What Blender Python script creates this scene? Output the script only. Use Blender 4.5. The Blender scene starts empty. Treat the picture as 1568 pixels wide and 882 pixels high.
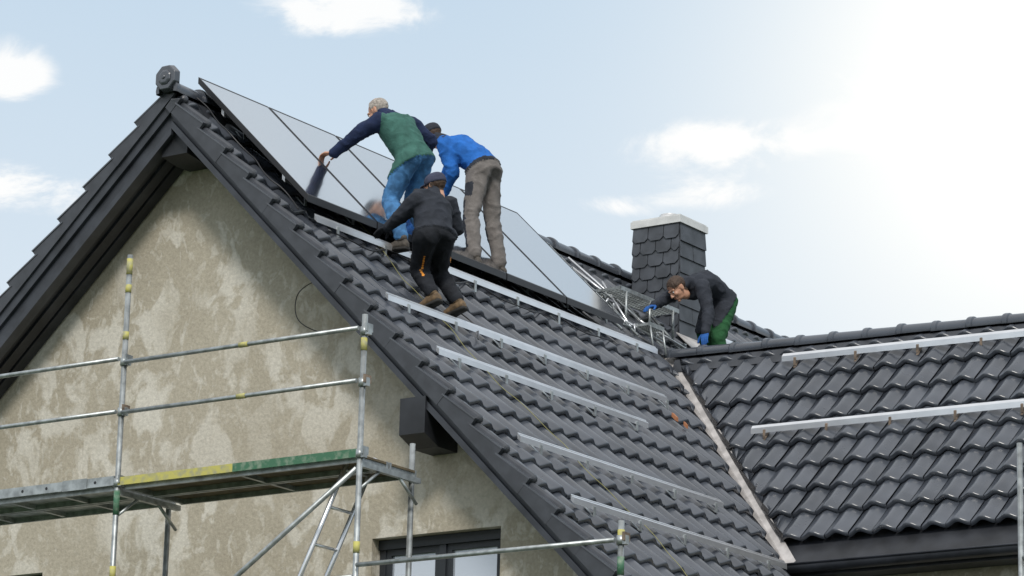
import bpy, bmesh, math, random
from mathutils import Vector, Matrix, noise
random.seed(7)
scene=bpy.context.scene
COL=scene.collection
# ------------------------------------------------------------------ helpers
def V(*a): return Vector(a)
def link(ob,parent=None):
    COL.objects.link(ob)
    if parent: ob.parent=parent
    return ob
def empty(name,loc=(0,0,0)):
    e=bpy.data.objects.new(name,None); e.empty_display_size=.2
    COL.objects.link(e); return e
def mesh_obj(name,vs,fs,mats,parent=None,smooth=False,mi=None):
    me=bpy.data.meshes.new(name); me.from_pydata([tuple(v) for v in vs],[],fs); me.update()
    if not isinstance(mats,(list,tuple)): mats=[mats]
    for m in mats: me.materials.append(m)
    if mi: me.polygons.foreach_set('material_index',mi)
    if smooth: me.polygons.foreach_set('use_smooth',[True]*len(me.polygons))
    return link(bpy.data.objects.new(name,me),parent)
def bm_obj(name,bm,mats,parent=None,smooth=False):
    me=bpy.data.meshes.new(name)
    bmesh.ops.recalc_face_normals(bm,faces=bm.faces)
    bm.to_mesh(me); bm.free()
    if not isinstance(mats,(list,tuple)): mats=[mats]
    for m in mats: me.materials.append(m)
    if smooth: me.polygons.foreach_set('use_smooth',[True]*len(me.polygons))
    return link(bpy.data.objects.new(name,me),parent)
BOXF=((0,1,2,3),(7,6,5,4),(0,4,5,1),(1,5,6,2),(2,6,7,3),(3,7,4,0))
def add_box(bm,lo,hi,mi=0,rot=None,bev=0):
    c=(Vector(lo)+Vector(hi))/2; s=(Vector(hi)-Vector(lo))/2
    vv=[]
    for z in (-1,1):
        for (x,y) in ((-1,-1),(1,-1),(1,1),(-1,1)):
            q=Vector((x*s.x,y*s.y,z*s.z))
            if rot: q=rot@q
            vv.append(bm.verts.new(q+c))
    for q in BOXF:
        f_=bm.faces.new([vv[k] for k in q]); f_.material_index=mi
def frame(d,hint=None):
    d=d.normalized()
    h=hint if hint is not None else (V(0,0,1) if abs(d.z)<.9 else V(1,0,0))
    s=d.cross(h)
    if s.length<1e-5: s=d.cross(V(1,0.3,0.1))
    s.normalize(); t=s.cross(d).normalized()
    return d,s,t
def add_tube(bm,p0,p1,r,n=10,mi=0,r1=None):
    p0=Vector(p0);p1=Vector(p1); r1=r if r1 is None else r1
    d,s,t=frame(p1-p0)
    a=[];b=[]
    for i in range(n):
        A=2*math.pi*i/n; o=s*math.cos(A)+t*math.sin(A)
        a.append(bm.verts.new(p0+o*r)); b.append(bm.verts.new(p1+o*r1))
    for i in range(n):
        j=(i+1)%n; f=bm.faces.new((a[i],a[j],b[j],b[i])); f.smooth=True; f.material_index=mi
    f=bm.faces.new(a[::-1]); f.material_index=mi
    f=bm.faces.new(b); f.material_index=mi
def add_capsule(bm,p0,p1,r0,r1,n=14,hint=None,flat=1.0):
    p0=Vector(p0);p1=Vector(p1)
    d,s,t=frame(p1-p0,hint)
    rings=[]
    for k in range(1,5):
        A=-math.pi/2+math.pi/2*k/4; rings.append((p0+d*r0*math.sin(A),r0*math.cos(A)))
    for k in range(0,4):
        A=math.pi/2*k/4; rings.append((p1+d*r1*math.sin(A),r1*math.cos(A)))
    V0=bm.verts.new(p0-d*r0); prev=None
    for c,r in rings:
        cur=[bm.verts.new(c+s*math.cos(2*math.pi*i/n)*r+t*math.sin(2*math.pi*i/n)*r*flat) for i in range(n)]
        for i in range(n):
            j=(i+1)%n
            if prev is None: bm.faces.new((V0,cur[j],cur[i]))
            else: bm.faces.new((prev[i],prev[j],cur[j],cur[i]))
        prev=cur
    V1=bm.verts.new(p1+d*r1)
    for i in range(n): bm.faces.new((prev[i],prev[(i+1)%n],V1))
def add_loft(bm,rings,n=20,power=1.0):
    prev=None
    first=None
    for (c,u,v,ru,rv) in rings:
        cur=[]
        for i in range(n):
            A=2*math.pi*i/n; ca_,sa_=math.cos(A),math.sin(A)
            cur.append(bm.verts.new(c+u*ca_*ru+v*sa_*rv))
        if prev is None: first=cur
        else:
            for i in range(n):
                j=(i+1)%n; bm.faces.new((prev[i],prev[j],cur[j],cur[i]))
        prev=cur
    bm.faces.new(first[::-1]); bm.faces.new(prev)
def add_ell(bm,c,r,rot=None,seg=16):
    q=bmesh.ops.create_uvsphere(bm,u_segments=seg,v_segments=seg//2+2,radius=1)
    for v in q['verts']:
        v.co=Vector((v.co.x*r[0],v.co.y*r[1],v.co.z*r[2]))
        if rot: v.co=rot@v.co
        v.co+=Vector(c)
def remesh(bm,voxel,smooth=4,fac=.5):
    bmesh.ops.recalc_face_normals(bm,faces=bm.faces)
    me=bpy.data.meshes.new('tmp'); bm.to_mesh(me); bm.free()
    ob=bpy.data.objects.new('tmp',me); COL.objects.link(ob)
    m=ob.modifiers.new('r','REMESH'); m.mode='VOXEL'; m.voxel_size=voxel; m.use_smooth_shade=True
    s=ob.modifiers.new('s','SMOOTH'); s.factor=fac; s.iterations=smooth
    dg=bpy.context.evaluated_depsgraph_get()
    out=bpy.data.meshes.new_from_object(ob.evaluated_get(dg))
    bpy.data.objects.remove(ob); bpy.data.meshes.remove(me)
    return out
# ------------------------------------------------------------------ materials
def mat(name,col,rough=.6,metal=0,var=.0,vscale=8,bump=0,bscale=60,spec=.5,col2=None,coat=0,sheen=0,vdetail=3,lo=.35,hi=.65,rvar=0):
    m=bpy.data.materials.new(name); m.use_nodes=True
    nt=m.node_tree; b=nt.nodes['Principled BSDF']
    b.inputs['Roughness'].default_value=rough; b.inputs['Metallic'].default_value=metal
    b.inputs['Specular IOR Level'].default_value=spec
    b.inputs['Coat Weight'].default_value=coat
    b.inputs['Base Color'].default_value=(*col,1)
    tc=nt.nodes.new('ShaderNodeTexCoord')
    if var or col2:
        n=nt.nodes.new('ShaderNodeTexNoise'); n.inputs['Scale'].default_value=vscale; n.inputs['Detail'].default_value=vdetail
        nt.links.new(tc.outputs['Object'],n.inputs['Vector'])
        r=nt.nodes.new('ShaderNodeValToRGB')
        r.color_ramp.elements[0].position=lo; r.color_ramp.elements[1].position=hi
        c2=col2 if col2 else tuple(min(1,c*(1+var)) for c in col)
        c1=col if col2 else tuple(c*(1-var) for c in col)
        r.color_ramp.elements[0].color=(*c1,1); r.color_ramp.elements[1].color=(*c2,1)
        nt.links.new(n.outputs['Fac'],r.inputs['Fac']); nt.links.new(r.outputs['Color'],b.inputs['Base Color'])
        if rvar:
            mr_=nt.nodes.new('ShaderNodeMapRange'); mr_.inputs['To Min'].default_value=rough-rvar; mr_.inputs['To Max'].default_value=rough+rvar
            mr_.inputs['From Min'].default_value=.3; mr_.inputs['From Max'].default_value=.7
            nt.links.new(n.outputs['Fac'],mr_.inputs['Value']); nt.links.new(mr_.outputs[0],b.inputs['Roughness'])
    if bump:
        n2=nt.nodes.new('ShaderNodeTexNoise'); n2.inputs['Scale'].default_value=bscale; n2.inputs['Detail'].default_value=2
        nt.links.new(tc.outputs['Object'],n2.inputs['Vector'])
        bp=nt.nodes.new('ShaderNodeBump'); bp.inputs['Strength'].default_value=bump; bp.inputs['Distance'].default_value=.01
        nt.links.new(n2.outputs['Fac'],bp.inputs['Height']); nt.links.new(bp.outputs['Normal'],b.inputs['Normal'])
    return m
M={}
M['tile']=mat('anthracite_tile',(.050,.057,.071),rough=.27,var=.25,vscale=2.2,spec=.85,vdetail=6,rvar=.06)
M['tile_edge']=mat('tile_edge',(.042,.046,.055),rough=.4,var=.2)
M['trim']=mat('dark_trim_paint',(.032,.036,.045),rough=.42,var=.3,vscale=5)
M['soffit']=mat('soffit_board',(.020,.022,.027),rough=.5,var=.4,vscale=4)
M['galv']=mat('galvanised_steel',(.36,.385,.39),rough=.42,metal=.65,var=.25,vscale=14)
M['alu']=mat('aluminium_rail',(.72,.73,.75),rough=.3,metal=.8,var=.05,vscale=6)
M['zinc']=mat('valley_metal',(.44,.42,.41),rough=.5,metal=.2,var=.2,vscale=9)
M['yellow']=mat('yellow_paint',(.50,.46,.12),rough=.65,col2=(.34,.33,.20),vscale=22,lo=.4,hi=.7)
M['green']=mat('green_paint',(.05,.15,.085),rough=.65,col2=(.20,.27,.20),vscale=22,lo=.45,hi=.7)
M['ply']=mat('deck_plywood',(.11,.085,.05),rough=.8,var=.35,vscale=7)
M['rust']=mat('rust',(.16,.12,.09),rough=.7,var=.4,vscale=20)
M['frame']=mat('window_frame',(.022,.026,.032),rough=.4)
M['black']=mat('black_plastic',(.012,.012,.014),rough=.4)
M['flue']=mat('flue_steel',(.7,.7,.7),rough=.35,metal=.6)
M['whitecap']=mat('chimney_cap',(.62,.62,.61),rough=.5,metal=.2,var=.1)
M['slate']=mat('slate_shingle',(.050,.055,.065),rough=.5,var=.3,vscale=6)
M['rope']=mat('yellow_rope',(.26,.25,.10),rough=.8)
M['clay']=mat('orange_clay',(.36,.15,.07),rough=.8)
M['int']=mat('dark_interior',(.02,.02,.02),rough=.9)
M['grass']=mat('grass',(.035,.06,.018),rough=.95,var=.4,vscale=2)
M['glass']=mat('window_glass',(.50,.55,.62),rough=.05,metal=.40,spec=1.0)
def pv():
    m=mat('solar_glass',(.02,.025,.035),rough=.3,spec=.5)
    nt=m.node_tree; b=nt.nodes['Principled BSDF']; out=nt.nodes['Material Output']
    g=nt.nodes.new('ShaderNodeBsdfGlossy'); g.inputs['Color'].default_value=(.86,.86,.86,1); g.inputs['Roughness'].default_value=.10
    lw=nt.nodes.new('ShaderNodeLayerWeight'); lw.inputs['Blend'].default_value=.5
    mp=nt.nodes.new('ShaderNodeMath'); mp.operation='POWER'; mp.inputs[1].default_value=.9; nt.links.new(lw.outputs['Facing'],mp.inputs[0])
    mx=nt.nodes.new('ShaderNodeMixShader'); nt.links.new(mp.outputs[0],mx.inputs[0]); nt.links.new(b.outputs[0],mx.inputs[1]); nt.links.new(g.outputs[0],mx.inputs[2])
    nt.links.new(mx.outputs[0],out.inputs['Surface'])
    return m
M['pv']=pv()
def plaster():
    m=bpy.data.materials.new('plaster_render'); m.use_nodes=True; nt=m.node_tree; b=nt.nodes['Principled BSDF']
    b.inputs['Roughness'].default_value=.92; b.inputs['Specular IOR Level'].default_value=.2
    tc=nt.nodes.new('ShaderNodeTexCoord')
    mp=nt.nodes.new('ShaderNodeMapping'); mp.inputs['Rotation'].default_value=(0,math.radians(30),0); mp.inputs['Scale'].default_value=(1.15,1,.8)
    nt.links.new(tc.outputs['Object'],mp.inputs['Vector'])
    def nz(scale,detail,dist,src=mp,rough=.55):
        n=nt.nodes.new('ShaderNodeTexNoise'); n.inputs['Scale'].default_value=scale; n.inputs['Detail'].default_value=detail
        n.inputs['Distortion'].default_value=dist; n.inputs['Roughness'].default_value=rough
        nt.links.new(src.outputs[0] if src is mp else tc.outputs['Object'],n.inputs['Vector']); return n
    def ramp(n,a,b_,ca,cb):
        r=nt.nodes.new('ShaderNodeValToRGB'); r.color_ramp.elements[0].position=a; r.color_ramp.elements[1].position=b_
        r.color_ramp.elements[0].color=(*ca,1); r.color_ramp.elements[1].color=(*cb,1)
        nt.links.new(n.outputs['Fac'],r.inputs['Fac']); return r
    def mix(f,a,b_):
        x=nt.nodes.new('ShaderNodeMix'); x.data_type='RGBA'
        nt.links.new(f,x.inputs['Factor']); nt.links.new(a,x.inputs['A']); nt.links.new(b_,x.inputs['B']); return x.outputs['Result']
    def mth(op,a,b_):
        x=nt.nodes.new('ShaderNodeMath'); x.operation=op
        for i,q in enumerate((a,b_)):
            if isinstance(q,(int,float)): x.inputs[i].default_value=q
            else: nt.links.new(q,x.inputs[i])
        return x.outputs[0]
    base=ramp(nz(1.1,5,.4,None),.3,.7,(.385,.345,.27),(.45,.41,.33))
    pm=ramp(nz(3.3,5,.5,mp,.55),.51,.58,(0,0,0),(1,1,1))
    pm2=ramp(nz(.9,2,.2,None),.36,.54,(.3,.3,.3),(1,1,1))
    pm3=ramp(nz(8,4,.6,mp,.6),.55,.62,(0,0,0),(.7,.7,.7))
    a1=mth('MULTIPLY',mth('MAXIMUM',pm.outputs['Color'],pm3.outputs['Color']),mth('MULTIPLY',pm2.outputs['Color'],.85))
    light=nt.nodes.new('ShaderNodeRGB'); light.outputs[0].default_value=(.63,.60,.53,1)
    c=mix(a1,base.outputs['Color'],light.outputs[0])
    fine=ramp(nz(38,5,0,None,.7),.3,.72,(.80,.80,.80),(1.10,1.10,1.10))
    mm=nt.nodes.new('ShaderNodeMix'); mm.data_type='RGBA'; mm.blend_type='MULTIPLY'; mm.inputs['Factor'].default_value=1
    nt.links.new(c,mm.inputs['A']); nt.links.new(fine.outputs['Color'],mm.inputs['B'])
    nt.links.new(mm.outputs['Result'],b.inputs['Base Color'])
    n2=nz(30,4,.3,None); bp=nt.nodes.new('ShaderNodeBump'); bp.inputs['Strength'].default_value=.45; bp.inputs['Distance'].default_value=.012
    nt.links.new(n2.outputs['Fac'],bp.inputs['Height']); nt.links.new(bp.outputs['Normal'],b.inputs['Normal'])
    return m
M['plaster']=plaster()
# ------------------------------------------------------------------ camera
f=5100.;p=math.radians(14.65);ro=math.radians(1.5);az=math.radians(34.9)
sa,ca=math.sin(az),math.cos(az)
F=V(-sa*math.cos(p),ca*math.cos(p),math.sin(p))
R0=V(ca,sa,0);B0=V(-sa,ca,0);U0=V(sa*math.sin(p),-ca*math.sin(p),math.cos(p))
R=math.cos(ro)*R0+math.sin(ro)*U0;U=-math.sin(ro)*R0+math.cos(ro)*U0
C=V(16.69,-19.15,1.70)
cam=bpy.data.cameras.new('camera'); cam.lens=f/1568*36; cam.sensor_width=36; cam.clip_end=5000
co=bpy.data.objects.new('camera',cam); COL.objects.link(co)
mt=Matrix((( R.x,U.x,-F.x,C.x),(R.y,U.y,-F.y,C.y),(R.z,U.z,-F.z,C.z),(0,0,0,1)))
co.matrix_world=mt; scene.camera=co
# ------------------------------------------------------------------ world
SUN_EL=math.radians(42)
sun_dir=V(.50,-.72,0).normalized()*math.cos(SUN_EL)+V(0,0,math.sin(SUN_EL))
w=bpy.data.worlds.new('World'); scene.world=w; w.use_nodes=True; nt=w.node_tree
bg=nt.nodes['Background']; bg.inputs['Strength'].default_value=.102
sky=nt.nodes.new('ShaderNodeTexSky'); sky.sky_type='NISHITA'; sky.sun_disc=False
sky.sun_elevation=SUN_EL; sky.sun_rotation=math.atan2(sun_dir.x,sun_dir.y); sky.dust_density=1.5; sky.air_density=1; sky.altitude=100
tc=nt.nodes.new('ShaderNodeTexCoord')
def wn(t): return nt.nodes.new(t)
def wmath(op,a,b=None,c=None):
    n=wn('ShaderNodeMath'); n.operation=op
    for i,x in enumerate((a,b,c)):
        if x is None: continue
        if isinstance(x,(int,float)): n.inputs[i].default_value=x
        else: nt.links.new(x,n.inputs[i])
    return n.outputs[0]
def wdot(dirv):
    n=wn('ShaderNodeVectorMath'); n.operation='DOT_PRODUCT'; nt.links.new(tc.outputs['Generated'],n.inputs[0]); n.inputs[1].default_value=dirv; return n.outputs['Value']
nz=wn('ShaderNodeTexNoise'); nz.inputs['Scale'].default_value=34; nz.inputs['Detail'].default_value=8; nz.inputs['Roughness'].default_value=.64; nz.inputs['Distortion'].default_value=.4
mp=wn('ShaderNodeMapping'); mp.inputs['Scale'].default_value=(1,1,1.8); nt.links.new(tc.outputs['Generated'],mp.inputs['Vector']); nt.links.new(mp.outputs[0],nz.inputs['Vector'])
clouds=[(-3.2,19.3,1.35,.42,1.2),(-9.1,17.9,.65,.5,1.15),(-8.6,16.0,1.3,.40,1.0),(3.7,17.15,1.5,.42,1.15),(3.4,16.35,1.0,.26,.95),(1.9,16.1,.8,.2,.8),(7.9,17.8,1.9,.9,1.2),(9.2,19.4,1.5,1.1,.9)]
tot=None
for (a,e,hw,hh,st) in clouds:
    A=math.radians(a); E=math.radians(e)
    hdir=B0*math.cos(A)+R0*math.sin(A); side=R0*math.cos(A)-B0*math.sin(A)
    d=hdir*math.cos(E)+V(0,0,math.sin(E)); up=-hdir*math.sin(E)+V(0,0,math.cos(E))
    xs=wdot(side/math.sin(math.radians(hw))); ys=wdot(up/math.sin(math.radians(hh)))
    q=wmath('MULTIPLY_ADD',xs,xs,wmath('MULTIPLY',ys,ys))
    g=wmath('MULTIPLY',wmath('EXPONENT',wmath('MULTIPLY',q,-.9)),st)
    tot=g if tot is None else wmath('ADD',tot,g)
front=wmath('GREATER_THAN',wdot(B0),0.0); tot=wmath('MULTIPLY',tot,front)
nb=wn('ShaderNodeTexNoise'); nb.inputs['Scale'].default_value=2.2; nb.inputs['Detail'].default_value=4; nt.links.new(mp.outputs[0],nb.inputs['Vector'])
away=wn('ShaderNodeMapRange'); away.inputs['From Min'].default_value=.97; away.inputs['From Max'].default_value=.85; nt.links.new(wdot(F),away.inputs['Value'])
gen=wn('ShaderNodeMapRange'); gen.inputs['From Min'].default_value=.48; gen.inputs['From Max'].default_value=.62; nt.links.new(nb.outputs['Fac'],gen.inputs['Value'])
tot=wmath('ADD',tot,wmath('MULTIPLY',away.outputs[0],wmath('MULTIPLY',gen.outputs[0],.9)))
nshift=wmath('MULTIPLY',wmath('SUBTRACT',nz.outputs['Fac'],.5),3.8)
cm=wmath('MULTIPLY_ADD',nshift,wmath('MINIMUM',wmath('ADD',tot,.12),1.0),tot)
mr=wn('ShaderNodeMapRange'); mr.interpolation_type='SMOOTHSTEP'; mr.inputs['From Min'].default_value=.25; mr.inputs['From Max'].default_value=1.05
nt.links.new(cm,mr.inputs['Value'])
sep=wn('ShaderNodeSeparateXYZ'); nt.links.new(tc.outputs['Generated'],sep.inputs[0])
hz=wn('ShaderNodeMapRange'); hz.inputs['From Min'].default_value=.17; hz.inputs['From Max'].default_value=.36
nt.links.new(sep.outputs['Z'],hz.inputs['Value'])
hcol=wn('ShaderNodeMix'); hcol.data_type='RGBA'; nt.links.new(hz.outputs[0],hcol.inputs['Factor']); hcol.inputs['A'].default_value=(8.4,9.0,9.4,1); hcol.inputs['B'].default_value=(5.8,7.3,8.7,1)
hz2=wn('ShaderNodeMapRange'); hz2.inputs['From Min'].default_value=.45; hz2.inputs['From Max'].default_value=.8; nt.links.new(sep.outputs['Z'],hz2.inputs['Value'])
hcol2=wn('ShaderNodeMix'); hcol2.data_type='RGBA'; nt.links.new(hz2.outputs[0],hcol2.inputs['Factor']); nt.links.new(hcol.outputs['Result'],hcol2.inputs['A']); hcol2.inputs['B'].default_value=(9.8,10.1,10.4,1)
hmix=wn('ShaderNodeMix'); hmix.data_type='RGBA'; hmix.inputs['Factor'].default_value=.87; nt.links.new(sky.outputs[0],hmix.inputs['A']); nt.links.new(hcol2.outputs['Result'],hmix.inputs['B'])
A=math.radians(10.1);E=math.radians(18.4); gd=(B0*math.cos(A)+R0*math.sin(A))*math.cos(E)+V(0,0,math.sin(E))
gl=wmath('POWER',wmath('MAXIMUM',wdot(gd),0.0),240.0)
gmix=wn('ShaderNodeMix'); gmix.data_type='RGBA'; nt.links.new(wmath('MULTIPLY',gl,.93),gmix.inputs['Factor']); nt.links.new(hmix.outputs['Result'],gmix.inputs['A']); gmix.inputs['B'].default_value=(12.6,12.0,10.9,1)
cmix=wn('ShaderNodeMix'); cmix.data_type='RGBA'; nt.links.new(wmath('MULTIPLY',mr.outputs[0],.85),cmix.inputs['Factor']); nt.links.new(gmix.outputs['Result'],cmix.inputs['A']); cmix.inputs['B'].default_value=(10.3,10.2,10.0,1)
nt.links.new(cmix.outputs['Result'],bg.inputs['Color'])
w.cycles.sampling_method='MANUAL'; w.cycles.sample_map_resolution=256
sl=bpy.data.lights.new('sun','SUN'); sl.energy=2.5; sl.angle=math.radians(11); sl.color=(1,.95,.88)
so=bpy.data.objects.new('sun',sl); COL.objects.link(so); so.rotation_euler=sun_dir.to_track_quat('Z','Y').to_euler(); so.location=(10,-10,30)
scene.view_settings.view_transform='Standard'; scene.view_settings.look='None'; scene.view_settings.exposure=0
mesh_obj('ground',[(-2000,-2000,0),(2000,-2000,0),(2000,2000,0),(-2000,2000,0)],[(0,1,2,3)],M['grass'])
# ------------------------------------------------------------------ roof geometry
ZA=9.85; T=.9827; TL=.91; ZL=9.90
YB=10.5; EX=5.2
WT=1.12; WY=5.66; WZ=8.76; WX0=1.12; VS=.87
cR=math.cos(math.atan(T)); cW=math.cos(math.atan(WT)); cL=math.cos(math.atan(TL))
def wdrop(x,y): return .024*max(0,x-WX0)*max(0,1-abs(y-WY)/2.08)
def warp(v): return V(v.x,v.y,v.z-wdrop(v.x,v.y))
house=empty('house')
def tiles(name,org,du,ds,dn,nu,ns,wu,cs,s0,cut=None,skip=None,parent=None,wf=None,smin=.02):
    vs=[];fs=[]
    N=10
    prof=[]
    for j in range(N):
        q=j/(N-1); c=.5+.5*math.cos(2*math.pi*(q-.5)); hp=.042*(c**1.2)
        if j==0: hp-=.006
        prof.append((q,hp))
    for k in range(ns):
        slo=s0+k*cs; shi=slo-cs-.04
        rows=((max(shi,smin),0),(max(slo-.15,smin+.01),.028),(slo-.014,.048),(slo,.043),(slo+.001,.012))
        for i in range(nu):
            u0=i*wu
            cc=org+du*(u0+wu/2)+ds*(slo-cs/2)
            if skip and skip(cc,.30): continue
            jt=random.uniform(-.004,.004); tilt=random.uniform(-.004,.004); js=random.uniform(-.005,.005)
            base=len(vs)
            for (s,h) in rows:
                O=org+ds*(s+js)
                for (q,hp) in prof:
                    P=O+du*(u0+q*wu*.985)+dn*(h+hp+jt+tilt*(q-.5))
                    if cut: P=cut(P,cc)
                    vs.append(wf(P) if wf else P)
            for r in range(4):
                for j in range(N-1):
                    a=base+r*N+j; fs.append((a,a+1,a+N+1,a+N))
    me=bpy.data.meshes.new(name); me.from_pydata([tuple(v) for v in vs],[],fs); me.update()
    me.materials.append(M['tile']); me.polygons.foreach_set('use_smooth',[True]*len(me.polygons))
    return link(bpy.data.objects.new(name,me),parent)
CS=.345; WU=.215
n=V(T,0,1).normalized(); ds=V(1,0,-T).normalized()
vn=V(VS,1,0).normalized(); vn2=V(VS,-1,0).normalized()
off=.055
VP=V(WX0,WY,0)
def skip_main(c,m):
    if c.x>3.45 and c.y>3.6 and c.y<8: return True
    return c.x>WX0 and min((c-VP).dot(vn),-(c-VP).dot(-vn2))>m*.5 and abs(c.y-WY)<VS*(c.x-WX0)-m*.75
def cut_main(P,cc):
    if P.x<=WX0-.1: return P
    if P.y<=WY:
        d=(V(P.x,P.y,0)-VP).dot(vn)+off
        if d>0: return V(P.x,P.y-d/vn.y,P.z)
    else:
        d=(V(P.x,P.y,0)-VP).dot(vn2)+off
        if d>0: return V(P.x,P.y+d/(-vn2.y),P.z)
    return P
tiles('roof_tiles_right',V(0,0.03,ZA-.09),V(0,1,0),ds,n,int(YB/WU),21,WU,CS,.068/cR,cut=cut_main,skip=skip_main,parent=house)
nl=V(-TL,0,1).normalized(); dl=V(-1,0,-TL).normalized()
tiles('roof_tiles_left',V(0,.03,ZL-.05),V(0,1,0),dl,nl,int(YB/WU),20,WU,CS,.10,parent=house)
nw=V(0,-WT,1).normalized(); dw=V(0,-1,-WT).normalized()
WXE=9.3
def skip_w(sg):
    def fn(c,m): return (V(c.x,c.y,0)-VP).dot(vn if sg>0 else vn2)<-m*.5
    return fn
def cut_w(sg):
    vv=vn if sg>0 else vn2
    def fn(P,cc):
        d=(V(P.x,P.y,0)-VP).dot(vv)-off
        if d<0: return V(P.x-d/vv.x,P.y,P.z)
        return P
    return fn
tiles('wing_tiles_front',V(.6,WY,WZ-.09),V(1,0,0),dw,nw,int((WXE-.6)/WU),9,WU,CS,.10,cut=cut_w(1),skip=skip_w(1),parent=house,wf=warp)
nw2=V(0,WT,1).normalized(); dw2=V(0,1,-WT).normalized()
tiles('wing_tiles_back',V(.6,WY,WZ-.09),V(1,0,0),dw2,nw2,int((WXE-.6)/WU),9,WU,CS,.10,cut=cut_w(-1),skip=skip_w(-1),parent=house,wf=warp)
def slab(name,quad,th,m,parent=house):
    q=[Vector(v) for v in quad]; vs=q+[v-V(0,0,th) for v in q]
    mesh_obj(name,vs,[(0,1,2,3),(7,6,5,4),(0,4,5,1),(1,5,6,2),(2,6,7,3),(3,7,4,0)],m,parent)
uo=.13
slab('underlay_right',[(0,.06,ZA-uo),(EX,.06,ZA-uo-T*EX),(EX,YB,ZA-uo-T*EX),(0,YB,ZA-uo)],.06,M['soffit'])
slab('underlay_left',[(0,.06,ZL-uo+.02),(0,YB,ZL-uo+.02),(-EX,YB,ZL-uo-TL*EX),(-EX,.06,ZL-uo-TL*EX)],.06,M['soffit'])
yf=3.55
slab('underlay_wing_front',[warp(V(*q)) for q in ((.9,WY,WZ-uo),(3.55,yf,WZ-uo-WT*(WY-yf)),(WXE,yf,WZ-uo-WT*(WY-yf)),(WXE,WY,WZ-uo))],.06,M['soffit'])
slab('underlay_wing_back',[warp(V(*q)) for q in ((.9,WY,WZ-uo),(WXE,WY,WZ-uo),(WXE,2*WY-yf,WZ-uo-WT*(WY-yf)),(3.5,2*WY-yf,WZ-uo-WT*(WY-yf)))],.06,M['soffit'])
def valley():
    a=V(WX0-.05,WY+.04,0); b=V(3.60,WY-VS*(3.60-WX0),0)
    vs=[]
    for i in range(9):
        q=i/8; c=a.lerp(b,q)
        for o in (-.085,-.02,0,.02,.085):
            P=c+vn*o
            zm=ZA-T*P.x; zw=WZ+WT*(P.y-WY)
            z=max(zm,zw)-.07+(.03 if abs(o)<.015 else 0)
            vs.append(V(P.x,P.y,z))
    fs=[(r*5+j,r*5+j+1,r*5+j+6,r*5+j+5) for r in range(8) for j in range(4)]
    mesh_obj('valley_flashing',vs,fs,M['zinc'],house)
valley()
def prism_y(bm,poly,y0,y1,mi=0):
    a=[bm.verts.new((x,y0,z)) for x,z in poly]; b=[bm.verts.new((x,y1,z)) for x,z in poly]
    n_=len(poly)
    fs=[bm.faces.new(a),bm.faces.new(b[::-1])]
    for i in range(n_): fs.append(bm.faces.new((a[i],b[i],b[(i+1)%n_],a[(i+1)%n_])))
    for f_ in fs: f_.material_index=mi
bm=bmesh.new()
for sgn,z0,t,lo in ((1,ZA,T,.30),(-1,ZL,TL,.40)):
    def pl(x0,x1,h0,h1): return [(sgn*x0,z0-t*x0+h0),(sgn*x1,z0-t*x1+h0),(sgn*x1,z0-t*x1+h1),(sgn*x0,z0-t*x0+h1)]
    prism_y(bm,pl(0.0,EX,-.20,-lo),.02,.10,0)
    prism_y(bm,pl(0.0,EX,-.10,-.21 if sgn>0 else -.22),-.012,.06,0)
    prism_y(bm,pl(0.0,EX,-lo+.05,-lo-.012),-.004,.016,0)
    prism_y(bm,pl(0.0,EX,-.19,-lo+.02),.10,.42,1)
bm_obj('barge_boards',bm,[M['trim'],M['soffit']],house)
bm=bmesh.new()
for k in range(2):
    y0=.16+k*.12
    prism_y(bm,[(0,ZL-.385),(-EX,ZL-TL*EX-.385),(-EX,ZL-TL*EX-.41-.01*k),(0,ZL-.41-.01*k)],y0,y0+.10,0)
bm_obj('soffit_planks',bm,[M['soffit']],house)
bm=bmesh.new()
def verge(bm,sgn,z0,t,c,s0,ncourse,y0):
    d=V(sgn*1,0,-t).normalized(); nn=V(sgn*t,0,1).normalized()
    for k in range(-1,ncourse):
        slo=s0+(k+1)*CS; shi=max(slo-CS-.02,0.02)
        org=V(0,0,z0)
        jj=random.uniform(-.003,.003)
        A=org+d*shi+nn*(-.01+jj); B=org+d*slo+nn*(.048+jj)
        vs=[A,B,B-nn*.135,A-nn*.075]
        prism_y(bm,[(v.x,v.z) for v in vs],y0+jj,y0+.03,0)
        prism_y(bm,[(v.x,v.z) for v in (A+nn*.012,B+nn*.012,B,A)],y0-.004,y0+.10,1)
        add_capsule(bm,A+V(0,.07+y0,0)+nn*.006,B+V(0,.07+y0,0)-nn*.0-d*.03,.036,.040,n=10)
verge(bm,1,ZA-.065,T,cR,.068/cR,20,-.035)
verge(bm,-1,ZL-.01,TL,cL,.10,19,-.035)
bm_obj('verge_tiles',bm,[M['tile_edge'],M['tile']],house)
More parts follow.
